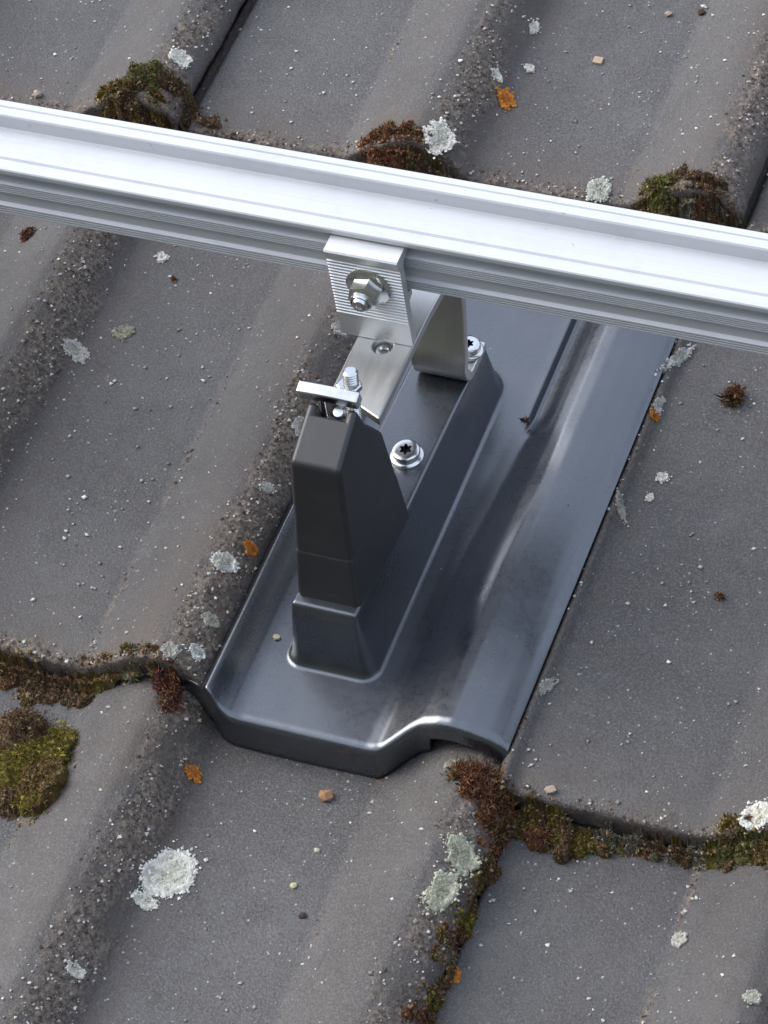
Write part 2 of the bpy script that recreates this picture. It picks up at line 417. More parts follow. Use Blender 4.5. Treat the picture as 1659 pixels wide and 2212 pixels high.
def tile_mesh(spec, du, dv):
    u0, v0, n0, seed, lip, g = spec
    s = np.arange(0, TW + 0.01, du); s[-1] = TW
    q = np.concatenate([[0, 0.5, 1.3, 2.4, 3.8, 5.5, 7.5], np.arange(9.5, TL + 0.01, dv)]); 
    S, Qq = np.meshgrid(s, q, indexing='ij'); ns, nq = S.shape
    h = tile_h(S, Qq, lip)
    gm_ = grit_mask(S, Qq, seed, g)
    h = h + 1.1 * (fbm(S / 60, Qq / 80, seed + 40, 3) - 0.5) + 0.22 * (fbm(S / 9, Qq / 9, seed + 50, 3) - 0.5)
    h = h + gm_ * (2.4 * (fbm(S / 3.2, Qq / 3.2, seed + 60, 3) - 0.42))
    h[:, 0] -= 1.6; h[:, 1] -= 0.6; h[:, 2] -= 0.2                       # worn front arris
    h[-1, :] -= 0.8; h[0, :] -= 0.8
    e = 2.6 * (fbm(S / 11, Qq * 0 + seed, seed + 70, 4) - 0.5) * np.clip(1 - Qq / 12, 0, 1)       # ragged front edge
    e2 = 1.6 * (fbm(Qq / 14, S * 0 + seed, seed + 80, 4) - 0.5) * np.clip((S - TW + 9) / 9, 0, 1)   # ragged right edge
    V = np.stack([u0 + S + e2, v0 + Qq + e, n0 + h], -1).reshape(-1, 3)
    grit = gm_.reshape(-1); dirt = dirt_mask(S, Qq, seed, g).reshape(-1)
    idx = np.arange(ns * nq).reshape(ns, nq)
    F = np.stack([idx[:-1, :-1], idx[1:, :-1], idx[1:, 1:], idx[:-1, 1:]], -1).reshape(-1, 4)
    # front, right and left faces, 12 mm thick
    parts = [V]; gr = [grit]; di = [dirt]; off = len(V); FF = [F]
    for loop, dirv in ((idx[:, 0], (0, 1.2, 0)), (idx[-1, ::-1] if False else idx[-1, :], (-0.8, 0, 0)), (idx[0, ::-1], (0.5, 0, 0))):
        prev = loop
        for step in ((4.0, 8.0, 12.0) if dirv[0] >= 0 else (2.0, 4.0, 4.6)):
            P = V[loop].copy(); P[:, 2] -= step
            P += np.array(dirv) * (step / 12.0)
            if dirv[0] < 0 and step > 4.2: P[:, 0] -= 9
            jit = 0.9 * (fbm(P[:, 0] / 3.5 + P[:, 1] / 3.5, P[:, 2] / 3.5, seed + 90, 3) - 0.5)
            P[:, 1] -= jit * (1 if dirv[1] else 0); P[:, 0] += jit * (1 if dirv[0] else 0)
            parts.append(P); gr.append(np.full(len(P), 0.55 * g)); di.append(np.ones(len(P))); cur = np.arange(off, off + len(P)); off += len(P)
            FF.append(np.stack([cur[:-1], cur[1:], prev[1:], prev[:-1]], -1)); prev = cur
    return np.concatenate(parts), np.concatenate(FF), {'grit': np.concatenate(gr), 'dirt': np.concatenate(di)}

for spec in TILES:
    V, F, G = tile_mesh(spec, 1.7, 2.6)
    mesh_obj('roof_tile', V, F, TILE, parent=roof, base=(spec[0], spec[1], spec[2]), attrs=G)
# tiles outside the frame share one plainer mesh
first = None
def filler(u0, v0, n0):
    global first
    if first is None:
        V, F, G = tile_mesh((u0, v0, n0, 77, 0, 0.8), 5.0, 12.0)
        first = mesh_obj('roof_tile', V, F, TILE, parent=roof, base=(u0, v0, n0), attrs=G)
    else:
        o = first.copy(); COL.objects.link(o); o.location = (Vector((u0, v0, n0)) - Vector(BASES[roof.name])) / 1000
for c in range(-4, 5):
    for k in range(-5, 5):
        for (du_, cc) in ((0, 0),):
            if c == 0: u0 = (-4 + 300 * (k - 0)) if k >= 1 else (-452 + 300 * (k + 1)); 
            else: u0 = -300 + 300 * k
            if c == 0 and (k == 0 or k == -1): 
                continue
            if c == -1 and k in (-1, 0, 1): continue
            if c == 1 and k in (-1, 0, 1): continue
            filler(u0 + (3 if c > 0 else 0), 333 * c - 12 if c != 1 else 318, 20 * c)


# ---------------------------------------------------------------- metal tile: pressed sheet and black hood
metal = empty('metal_roof_tile', (-80, 100, 0))
tag(metal, 'anthracite metal roof tile with raised box and black hood, below the rail', 'roof tile')
us = np.concatenate([np.arange(-196, -146, 2.0), np.arange(-146, -2.01, 0.55), [-2.0]])
tv = np.unique(np.concatenate([np.arange(0, 4, 0.8), np.arange(4, 14, 1.5), np.arange(14, 60, 0.8), np.arange(60, 176, 2.0), np.arange(176, 232, 0.9), np.arange(232, 392, 4.0)]))
rows = []
low = np.array([float(surf(x, -60.0)) for x in us])                     # the course below, which the front skirt stands on
low = np.where(np.isfinite(low), low, -20)
fv = plate_front(us)
rad = np.interp(us, [-196, -141, -128, -62, -48, -2], [1.2, 1.6, 4.4, 4.4, 5.5, 5.5])
top0 = plate_h(us, fv + rad)
skirt_n = np.interp(us, [-196, -150, -143, -139, -62, -47, -39.0, -37.5, -2], [0, 0, 0, 1, 1, 1, 1, 0, 0])
bottom = np.where(skirt_n > 0.5, np.minimum(low + 0.9, top0 - 5.5), top0 - 9.0)
bottom = np.where(us < -139, np.minimum(np.maximum(low + 0.9, top0 - 22), top0 - 5.5), bottom)
for w in (1.0, 0.82, 0.6, 0.4, 0.2, 0.0):                              # skirt, bottom to top
    n = bottom * w + (top0 - rad) * (1 - w); rows.append(np.stack([us, fv - 0.8 * w, n], -1))
for a in (18, 36, 54, 72):
    A = math.radians(a); rows.append(np.stack([us, fv + rad - rad * math.cos(A), top0 - rad + rad * math.sin(A)], -1))
for t in tv:
    v = fv * max(0.0, 1 - t / 40.0) + rad * max(0.0, 1 - t / 40.0) + t
    rows.append(np.stack([us, v, plate_h(us, v)], -1))
P = np.stack(rows, 1); a_, b_ = P.shape[:2]; idx = np.arange(a_ * b_).reshape(a_, b_)
Fp = np.stack([idx[:-1, :-1], idx[1:, :-1], idx[1:, 1:], idx[:-1, 1:]], -1).reshape(-1, 4)
sheet = mesh_obj('sheet', P.reshape(-1, 3), Fp, PLATE, parent=metal, base=(-80, 100, 0))
md = sheet.modifiers.new('thickness', 'SOLIDIFY'); md.thickness = 0.0009; md.offset = -1

# hood: side outline in (v, n), narrower towards the top
def hood_uv(v, n, side, grow=0.0):
    t = (n - 36.0) / (128.0 - 36.0)
    l, r = -110.6 + 3.6 * t, -81.0 - 3.0 * t
    if side > 0: return (r + grow + 2.4 * float(sstep(50, 92, v)) * (1 - 0.7 * max(0, t)), v, n)
    return (l - grow, v, n)
bm = bmesh.new()
out = [(36.0, 33), (49.5, 117), (76, 128.5), (80, 116), (91.5, 97), (96.5, 33)]
prism_bm(bm, out, lambda p: hood_uv(p[0], p[1], -1), lambda p: hood_uv(p[0], p[1], 1))
hood = bm_obj('hood', bm, HOOD, parent=metal, base=(-96, 66, 33), bevel=2.6, segs=4, angle=18)
hood['label'] = 'black hood with slanted top rising from the metal tile'
bmc = bmesh.new(); box_bm(bmc, -102.0, -88.5, 71.5, 90, 112, 140); cutter = bm_obj('cutter', bmc, HOOD, smooth=False)
cut(hood, [cutter])
# moulded sleeve round the foot of the hood; its upper rim shows as a fine line
bm = bmesh.new()
low_out = [(35.7, 33), (41.0, 67.0), (94.0, 67.0), (96.7, 33)]
prism_bm(bm, low_out, lambda p: hood_uv(p[0], p[1], -1, 0.2), lambda p: hood_uv(p[0], p[1], 1, 0.2))
bm_obj('sleeve', bm, HOOD, parent=metal, base=(-96, 66, 33), bevel=2.4, segs=4)

# ---------------------------------------------------------------- stainless roof hook: arm, bend, leg, bend, foot, as one strap
hook = empty('roof_hook', (-93, 180, 30))
tag(hook, 'stainless steel roof hook between the metal tile and the rail', 'roof hook')
def arc(c, r, a0, a1, k=7): return [(c[0] + r * math.cos(math.radians(a0 + (a1 - a0) * i / k)), c[1] + r * math.sin(math.radians(a0 + (a1 - a0) * i / k))) for i in range(k + 1)]
th = 5.0
foot_n = float(plate_h(-96.0, 190.0)) + 0.3
outer = [(94.0, 100.0)] + arc((189, 92), 8, 90, -17) + [(178.6, foot_n + 9.5)]
mid_line = [(94.0, 97.5), (130, 97.5), (160, 97.5), (180, 97.5)] + arc((188.5, 90.0), 7.5, 90, -16, 6) + [(190.5, 70), (183.5, 50)] + [(179.2, foot_n + 11.0)] + \
           [(179.2 - 0.0 + 1.0, foot_n + 6.0), (182.2, foot_n + 3.4), (185.5, foot_n + 2.5), (190, foot_n + 2.5), (203.5, foot_n + 2.5)]
def arm_lr(i, v, n):
    if n > 96: sh = 2.0 * sstep(150, 190, v)
    else: sh = 2.0 + 4.0 * (1 - (n - 30) / 66.0)
    return -112.0 + sh, -85.0 + sh
bm = bmesh.new(); ringsL = []
for i, (v, n) in enumerate(mid_line):
    a = Vector(mid_line[max(0, i - 1)]); b = Vector(mid_line[min(len(mid_line) - 1, i + 1)]); d = (b - a).normalized(); nn = Vector((-d.y, d.x)) * (th / 2)
    l, r = arm_lr(i, v, n)
    v0_ = v
    cr = 0.0
    ring = [bm.verts.new((l, v + nn.x, n + nn.y)), bm.verts.new((r, v + nn.x, n + nn.y)), bm.verts.new((r, v - nn.x, n - nn.y)), bm.verts.new((l, v - nn.x, n - nn.y))]
    if i == 0:
        ring[1].co.y += 1.5; ring[2].co.y += 1.5; ring[0].co.y += 14; ring[3].co.y += 14
    ringsL.append(ring)
for i in range(len(ringsL) - 1):
    for k in range(4): bm.faces.new((ringsL[i][k], ringsL[i][(k + 1) % 4], ringsL[i + 1][(k + 1) % 4], ringsL[i + 1][k]))
bm.faces.new(ringsL[0][::-1]); bm.faces.new(ringsL[-1])
strap = bm_obj('strap', bm, STEEL, parent=hook, base=(-93, 180, 30), bevel=0.9, segs=3, angle=40)
bmc = bmesh.new(); lathe_bm(bmc, [(4.6, -12), (4.6, 12)], (-98.6, 137.0, 98), (0, 0, 1), 28); c1 = bm_obj('cutter', bmc, STEEL, smooth=False)
cut(strap, [c1])
# bolt end visible down in the hole
bm = bmesh.new(); lathe_bm(bm, [(0.5, 0), (4.1, 0), (4.3, 0.6), (4.3, 4), (3.6, 4.6), (2.4, 4.7), (2.2, 3.8), (0.4, 3.7)], (-98.6, 137.0, 92.2), (0, 0, 1), 28)
bm_obj('bolt_end', bm, BOLT, parent=hook, angle=30)

# clamp plate across the top of the hood, with stud, nut and pin
bm = bmesh.new()
arcp = [(-112.5 + 28.5 * i / 8, 0.45 * math.sin(math.pi * i / 8)) for i in range(9)]
for i in range(8):
    pass
poly = [(u, 82.0 - 3.2, 130.2 + dz) for u, dz in arcp]
topv = []; 
for u, dz in arcp:
    topv.append([bm.verts.new((u, 77.4, 126.6 + dz)), bm.verts.new((u, 83.0, 128.0 + dz)), bm.verts.new((u, 81.8, 134.0 + dz)), bm.verts.new((u, 76.2, 132.6 + dz))])
for i in range(8):
    for k in range(4): bm.faces.new((topv[i][k], topv[i][(k + 1) % 4], topv[i + 1][(k + 1) % 4], topv[i + 1][k]))
bm.faces.new(topv[0][::-1]); bm.faces.new(topv[-1])
bm_obj('clamp_plate', bm, BOLT, parent=hook, bevel=0.9, segs=3, angle=40)
ax_s = (0, 0.18, 1)
bm = bmesh.new()
prof = [(0.3, -22), (3.0, -22)] + [(3.0 + (0.42 if k % 2 else 0), -21.5 + 0.62 * k) for k in range(52)] + [(2.5, 11.2), (0.3, 11.3)]
lathe_bm(bm, prof, (-90.5, 86.5, 127.8), ax_s, 20)
stud = bm_obj('stud', bm, BOLT, parent=hook, angle=25)
bm = bmesh.new(); lathe_bm(bm, [(0.5, 0), (4.6, 0), (5.2, 0.5), (5.2, 2.6), (4.6, 3.1), (0.5, 3.1)], (-91.0, 85.5, 129.6), ax_s, 30, {1, 2, 3, 4}); bm_obj('stud_nut', bm, BOLT, parent=hook, angle=25)
bm = bmesh.new(); lathe_bm(bm, [(0.2, 0), (1.1, 0), (1.1, 17), (0.2, 17)], (-100.5, 76.5, 113.5), (-0.12, 0.25, 1), 14); bm_obj('pin', bm, BOLT, parent=hook)
bm = bmesh.new(); lathe_bm(bm, [(0.3, 0), (2.7, 0), (2.9, 0.6), (2.9, 4), (2.3, 4.6), (0.8, 4.7)], (-93.4, 77.5, 120.2), (0, -0.35, 1), 20); bm_obj('set_screw', bm, BOLT, parent=hook, angle=30)

def torx_screw(name, c, axis, parent, scale=1.0):
    """button head on a washer with a six-lobed socket"""
    k = scale
    ax = Vector(axis).normalized(); cc = Vector(c)
    bm = bmesh.new()
    lathe_bm(bm, [(3, 0), (7.6 * k, 0), (7.9 * k, 0.5), (7.9 * k, 1.4), (7.4 * k, 2.0), (5.9 * k, 2.6), (3, 2.6)], cc, ax, 36)
    w = bm_obj('washer', bm, BOLT, angle=35, parent=None) if False else None
    me_head = bmesh.new()
    lathe_bm(me_head, [(2, 2.0), (6.2 * k, 2.0), (6.6 * k, 2.5), (6.6 * k, 4.6), (6.2 * k, 5.3), (5.4 * k, 5.7), (3.8 * k, 5.8), (0.2, 5.8)], cc, ax, 36)
    head = bm_obj(name, me_head, BOLT, parent=parent, base=tuple(cc), angle=35)
    bmc = bmesh.new(); t = ax.orthogonal().normalized(); b = ax.cross(t); pts = []
    for i in range(36):
        a = 2 * math.pi * i / 36; r = (2.6 + 0.6 * math.cos(6 * a)) * k; pts.append((t * math.cos(a) + b * math.sin(a)) * r)
    prism_bm(bmc, pts, lambda p: cc + p + ax * 2.9, lambda p: cc + p + ax * 9); cu = bm_obj('cutter', bmc, SOCKET, smooth=False)
    cut(head, [cu])
    head.data.set_sharp_from_angle(angle=math.radians(35))
    wo_ = bm_obj('washer', bm, BOLT, parent=head, base=tuple(cc), angle=35)
    return head
pn = lambda u, v: float(plate_h(u, v))
torx_screw('screw', (-92.0, 128.5, pn(-92.0, 128.5) + 0.2), (0, -0.05, 1), hook)
torx_screw('screw', (-84.5, 195.5, foot_n + 5.2), (0, 0, 1), hook, 0.85)

# ---------------------------------------------------------------- ribbed angle bracket bolted to the rail
ang = empty('angle_bracket', (-102, 143, 100.2))
tag(ang, 'ribbed aluminium angle bracket with flange nut clamped to the rail side', 'bracket')
prof = [(139.6, 100.3), (139.6, 114.0)]
k = 114.4
while k < 148.6:
    prof += [(139.6, k), (139.05, k + 0.35), (139.05, k + 0.95), (139.6, k + 1.3)]; k += 1.95
prof += [(139.6, 149.5), (139.6, 151.2), (138.2, 151.6), (137.6, 152.4), (137.6, 155.4), (138.3, 156.1), (149.5, 156.1), (150.6, 155.6), (150.6, 152.0), (146.5, 151.6), (144.4, 150.2), (144.0, 148.0), (144.0, 131.0), (147.8, 130.0), (147.8, 127.0), (144.0, 126.0), (144.0, 102.0), (142.8, 100.3)]
bm = bmesh.new(); prism_bm(bm, prof, lambda p: (-119.5, p[0], p[1]), lambda p: (-84.9, p[0], p[1]))
bm_obj('angle_plate', bm, ANGLE, parent=ang, smooth=False)
bm = bmesh.new(); nc = (-101.0, 139.4, 136.5); axn = (0.0, -1, 0.0)
lathe_bm(bm, [(2.0, 2.4), (6.5, 2.4), (6.5, 3.0), (6.5, 8.6), (5.6, 9.3), (5.2, 9.6), (5.1, 11.2), (4.6, 11.9), (4.1, 12.0), (4.0, 10.6), (0.3, 10.4)], nc, axn, 48, {1, 2, 3})
nut = bm_obj('flange_nut', bm, BOLT, parent=ang, base=nc, angle=28)
bm = bmesh.new(); lathe_bm(bm, [(3, 0.2), (10.2, 0.2), (10.6, 0.7), (10.6, 1.3), (10.0, 1.7), (7.0, 2.6), (3, 2.6)], nc, axn, 48); bm_obj('washer', bm, BOLT, parent=nut, base=nc, angle=35)
bm = bmesh.new(); lathe_bm(bm, [(0.4, 0.5)] + [(3.9 - (0.35 if i % 2 else 0), 1 + i * 0.6) for i in range(20)] + [(3.2, 13.2), (1.6, 13.3), (1.4, 12.6), (0.3, 12.5)], nc, axn, 24); bm_obj('bolt_end', bm, BOLT, parent=nut, base=nc, angle=30)

# ---------------------------------------------------------------- aluminium rail: one extruded profile
rp = [(149.2, 128.0)]
def ribs(n0, n1, pitch):
    k = n0
    while k + pitch <= n1 + 0.01:
        rp.extend([(149.5, k + 0.05), (149.5, k + 0.32 * pitch), (148.5, k + 0.36 * pitch), (148.4, k + 0.42 * pitch), (148.4, k + 0.92 * pitch), (148.5, k + 0.98 * pitch)]); k += pitch
ribs(128.3, 134.6, 1.5)
rp += [(149.5, 134.9), (150.1, 135.3), (150.1, 142.0), (149.5, 142.5)]
ribs(142.6, 149.0, 1.25)
rp += [(149.6, 149.4), (152.4, 149.9), (152.8, 150.5), (152.8, 155.9), (152.2, 156.5), (147.6, 156.9), (147.0, 157.4), (147.0, 159.6), (147.5, 160.2), (150.2, 160.4), (150.9, 159.8), (151.2, 156.2), (154.5, 155.2),
       (156.0, 151.0), (161.5, 150.8), (162.2, 151.9), (179.0, 151.9), (179.6, 152.4), (179.6, 159.4), (180.2, 160.2), (183.4, 160.4), (183.9, 159.9), (184.9, 159.9), (185.4, 160.5), (188.6, 160.5), (189.2, 159.9), (189.2, 128.5), (188.7, 128.0)]
bm = bmesh.new(); prism_bm(bm, rp, lambda p: (-1000, p[0], p[1]), lambda p: (1000, p[0], p[1]))
rail = bm_obj('mounting_rail', bm, RAIL, smooth=False, base=(0, 168, 128))
tag(rail, 'long silver aluminium mounting rail running across the roof', 'rail')

# ---------------------------------------------------------------- moss, lichen and debris
PAL = {
    'olive': [(0.150, 0.125, 0.018), (0.095, 0.080, 0.014), (0.22, 0.18, 0.035), (0.055, 0.040, 0.012), (0.12, 0.075, 0.02)],
    'green': [(0.10, 0.105, 0.03), (0.17, 0.17, 0.06), (0.06, 0.055, 0.02), (0.13, 0.09, 0.035)],
    'brown': [(0.105, 0.060, 0.028), (0.060, 0.034, 0.018), (0.16, 0.105, 0.055), (0.045, 0.026, 0.015), (0.20, 0.14, 0.08)],
    'gold': [(0.17, 0.105, 0.028), (0.10, 0.060, 0.020), (0.21, 0.16, 0.07), (0.05, 0.032, 0.015)],
    'rust': [(0.17, 0.068, 0.030), (0.10, 0.040, 0.020), (0.23, 0.115, 0.06), (0.055, 0.026, 0.016)],
    'wine': [(0.12, 0.045, 0.032), (0.07, 0.026, 0.020), (0.17, 0.085, 0.06)],
    'grey': [(0.18, 0.165, 0.115), (0.10, 0.09, 0.06), (0.27, 0.25, 0.19), (0.06, 0.05, 0.035)],
}

def dome(u, v, ru, rv, h, rot, seed, rings=9, seg=30):
    V = [(0.0, 0.0, 1.0)]
    for i in range(1, rings + 1):
        r = i / rings
        for k in range(seg):
            a = 2 * math.pi * k / seg; V.append((r * math.cos(a), r * math.sin(a), math.sqrt(max(0, 1 - r * r))))
    V = np.array(V); c, s = math.cos(rot), math.sin(rot)
    wob = 1 + 0.45 * (fbm(V[:, 0] * 2.1 + seed, V[:, 1] * 2.1, seed, 3) - 0.5) * np.hypot(V[:, 0], V[:, 1])
    x, y = V[:, 0] * ru * wob, V[:, 1] * rv * wob
    U = u + c * x - s * y; W = v + s * x + c * y
    N = surf_soft(U, W, 4.0) - 1.5 + (V[:, 2] * h + 1.5 * V[:, 2]) * (0.70 + 0.75 * fbm(U / 5, W / 5, seed + 3, 3))
    F = [[0, 1 + k, 1 + (k + 1) % seg] for k in range(seg)]
    for i in range(rings - 1):
        o = 1 + i * seg
        F += [[o + k, o + seg + k, o + seg + (k + 1) % seg, o + (k + 1) % seg] for k in range(seg)]
    return np.stack([U, W, N], 1), F

def pick_cols(pal, n, r):
    p = np.array(PAL[pal]); w = np.array([3.0] + [1.6] * (len(p) - 1)); w /= w.sum()
    return p[r.choice(len(p), n, p=w)] * (0.75 + 0.5 * r.random((n, 1)))

MIXP = {'olive': ['gold', 'brown'], 'green': ['olive', 'brown'], 'brown': ['gold', 'grey', 'rust'], 'gold': ['brown', 'olive'], 'rust': ['brown', 'wine'], 'wine': ['rust', 'brown'], 'grey': ['brown', 'green']}
O6 = np.array([(1, 0, 0), (0, 1, 0), (-1, 0, 0), (0, -1, 0), (0, 0, 0.8), (0, 0, -0.8)], float)
F8 = np.array([(0, 1, 4), (1, 2, 4), (2, 3, 4), (3, 0, 4), (1, 0, 5), (2, 1, 5), (3, 2, 5), (0, 3, 5)])
def moss(name, label, lobes, cat='moss', blades=26, leaf=(1.5, 0.55), mat=None, group=None, crumb=0.5):
    """lobes: (u, v, ru, rv, height, rotation, palette). One clump: lumpy cushions, leaf tips and crumbs that thin out at the edge"""
    seed = abs(hash(tuple(lobes[0][:2]))) % 9973
    r = np.random.default_rng(seed); VV = []; FF = []; CC = []; off = 0
    subs = []
    for (u, v, ru, rv, h, rot, pal) in lobes:
        subs.append((u, v, ru * 0.8, rv * 0.8, h * 0.6, rot, pal))
        if ru * rv > 14:
            for _ in range(4):
                a = r.random() * 6.283; d = 0.35 + 0.55 * r.random(); k = 0.28 + 0.3 * r.random()
                subs.append((u + ru * d * math.cos(a), v + rv * d * math.sin(a), ru * k + 1, rv * k + 1, h * (0.3 + 0.55 * r.random()), r.random() * 3, pal if r.random() < 0.6 else r.choice(MIXP[pal])))
    for (u, v, ru, rv, h, rot, pal) in subs:
        V, F = dome(u, v, ru, rv, h, rot, int(abs(u * 7 + v * 3)) % 997, 7, 22)
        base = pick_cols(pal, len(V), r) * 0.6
        VV.append(V); FF += [[i + off for i in f] for f in F]; CC.append(base); off += len(V)
        n = int(blades * ru * rv * math.pi / 11.0) + 6
        vi = r.integers(0, len(V), n)
        P = V[vi] + r.normal(0, 0.07, (n, 3)) * np.array([ru, rv, 0.4 * h])
        cen = np.array([u, v, 0.0]); D = (P - cen) / np.array([ru, rv, 1.0]); D[:, 2] = 0.45 + 0.5 * r.random(n)
        D = D + r.normal(0, 0.6, (n, 3)); D /= np.linalg.norm(D, axis=1)[:, None]
        S = np.cross(D, r.normal(0, 1, (n, 3))); S /= np.linalg.norm(S, axis=1)[:, None] + 1e-9
        L = leaf[0] * (0.4 + 1.1 * r.random((n, 1)) ** 1.5); Wd = leaf[1] * (0.6 + 0.9 * r.random((n, 1)))
        bend = r.normal(0, 0.35, (n, 3)) * L
        A = P - D * 0.6; B = P + D * L * 0.5 + S * Wd * 0.5; T = P + D * L + bend; E = P + D * L * 0.5 - S * Wd * 0.5
        Q4 = np.stack([A, B, T, E], 1).reshape(-1, 3)
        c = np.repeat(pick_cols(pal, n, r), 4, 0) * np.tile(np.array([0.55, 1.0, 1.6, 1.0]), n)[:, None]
        VV.append(Q4); CC.append(c); ix = off + np.arange(n * 4).reshape(-1, 4); FF += ix.tolist(); off += n * 4
        m = int(crumb * ru * rv * 3.0) + 5                               # crumbs, also around the foot of the clump
        a = r.random(m) * 6.283; d = np.sqrt(r.random(m)) * 1.25
        vi = r.integers(0, len(V), m); on = r.random(m) < 0.55
        pu = np.where(on, V[vi, 0], u + ru * d * np.cos(a)); pv = np.where(on, V[vi, 1], v + rv * d * np.sin(a))
        pz = np.where(on, V[vi, 2] + 0.2, surf(pu, pv) + 0.3)
        sz = 0.35 + 0.9 * r.random(m) ** 2
        G = O6[None] * sz[:, None, None] * (0.5 + 1.0 * r.random((m, 6, 3))) + np.stack([pu, pv, pz], 1)[:, None, :]
        VV.append(G.reshape(-1, 3)); FF += (off + np.arange(m)[:, None, None] * 6 + F8[None]).reshape(-1, 3).tolist(); off += m * 6
        CC.append(np.repeat(pick_cols(pal if r.random() < 0.5 else 'brown', m, r) * (0.8 + 0.9 * r.random((m, 1))), 6, 0))
    V = np.concatenate(VV)
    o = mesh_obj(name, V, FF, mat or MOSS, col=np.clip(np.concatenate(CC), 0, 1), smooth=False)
    return tag(o, label, cat, group)

def lichen(label, u, v, ru, rv, tint=(0.56, 0.57, 0.51), seed=1, rot=0.3, h=1.0, name='lichen', cat='lichen', group=None, ragged=0.55, core=None):
    h *= 0.6; rings, seg = 11, 54; V = []; C = []
    r_ = np.random.default_rng(seed + 100)
    for i in range(rings + 1):
        r = i / rings
        for k in range(seg):
            a = 2 * math.pi * k / seg
            lob = 1 + ragged * (float(fbm(math.cos(a) * 2.2 + seed, math.sin(a) * 2.2, seed, 3)) - 0.5) + 0.24 * ragged * (float(vnoise(math.cos(a) * 7 + seed * 2, math.sin(a) * 7, seed)) - 0.5)
            x, y = r * lob * ru * math.cos(a), r * lob * rv * math.sin(a)
            V.append((u + math.cos(rot) * x - math.sin(rot) * y, v + math.sin(rot) * x + math.cos(rot) * y, r))
    V = np.array(V); r = V[:, 2].copy()
    rel = fbm(V[:, 0] / 1.7, V[:, 1] / 1.7, seed, 3)
    cz = float(surf(u, v)) - 2.2
    n = np.maximum(surf(V[:, 0], V[:, 1]), cz) + np.where(r < 0.97, 0.35 + h * (0.35 + 1.5 * (rel - 0.3)) * np.clip((1 - r) * 6, 0, 1) + h * 0.5 * np.exp(-((r - 0.85) / 0.12) ** 2), -0.8)
    tint = np.array(tint); core = np.array(core if core is not None else tint * np.array([0.72, 0.72, 0.66]))
    mixv = np.clip((r - 0.35) * 1.8, 0, 1)[:, None] * (0.6 + 0.6 * rel[:, None])
    C = (core * (1 - mixv) + tint * mixv) * (0.55 + 0.9 * rel[:, None])
    F = []
    for i in range(rings):
        o = i * seg; F += [[o + k, o + seg + k, o + seg + (k + 1) % seg, o + (k + 1) % seg] for k in range(seg)]
    B = np.stack([V[:, 0], V[:, 1], n], 1); C = np.clip(C, 0, 1) * 0.8
    # granules crowding over the crust, a few just outside it
    m = int(np.clip(ru * rv * 9, 60, 900)); vi = r_.integers(0, len(B), m)
    ang = r_.random(m) * 6.283; rad_ = np.sqrt(r_.random(m)) * 1.04
    ki = (ang / 6.283 * seg).astype(int) % seg; edge = V[rings * seg + ki, :2] - np.array([u, v])
    pu = u + edge[:, 0] * rad_ + r_.normal(0, 0.25, m); pv = v + edge[:, 1] * rad_ + r_.normal(0, 0.25, m)
    far = r_.random(m) < (0.16 if ragged > 1 else 0.05); pu[far] = u + (pu[far] - u) * 1.35; pv[far] = v + (pv[far] - v) * 1.35
    pz = np.maximum(surf(pu, pv), cz) + 0.25 + np.where(rad_ < 0.9, 0.55 * h, 0.2)
    sz = (0.32 + 0.75 * r_.random(m) ** 2) * (0.75 if ru < 4 else 1.0)
    o6 = np.array([(1, 0, 0), (0, 1, 0), (-1, 0, 0), (0, -1, 0), (0, 0, 0.8), (0, 0, -0.8)], float)
    G = o6[None] * sz[:, None, None] * (0.55 + 0.9 * r_.random((m, 6, 3))) + np.stack([pu, pv, pz], 1)[:, None, :]
    f8 = np.array([(0, 1, 4), (1, 2, 4), (2, 3, 4), (3, 0, 4), (1, 0, 5), (2, 1, 5), (3, 2, 5), (0, 3, 5)])
    F += (len(B) + np.arange(m)[:, None, None] * 6 + f8[None]).reshape(-1, 3).tolist()
    rim = np.clip((rad_ - 0.3) * 1.6, 0, 1)[:, None]
    gc = (core * (1 - rim) + tint * rim) * (0.65 + 0.65 * r_.random((m, 1)))
    o = mesh_obj(name, np.concatenate([B, G.reshape(-1, 3)]), F, LICHEN, col=np.clip(np.concatenate([C, np.repeat(gc, 6, 0)]), 0, 1), smooth=False)
    return tag(o, label, cat, group)

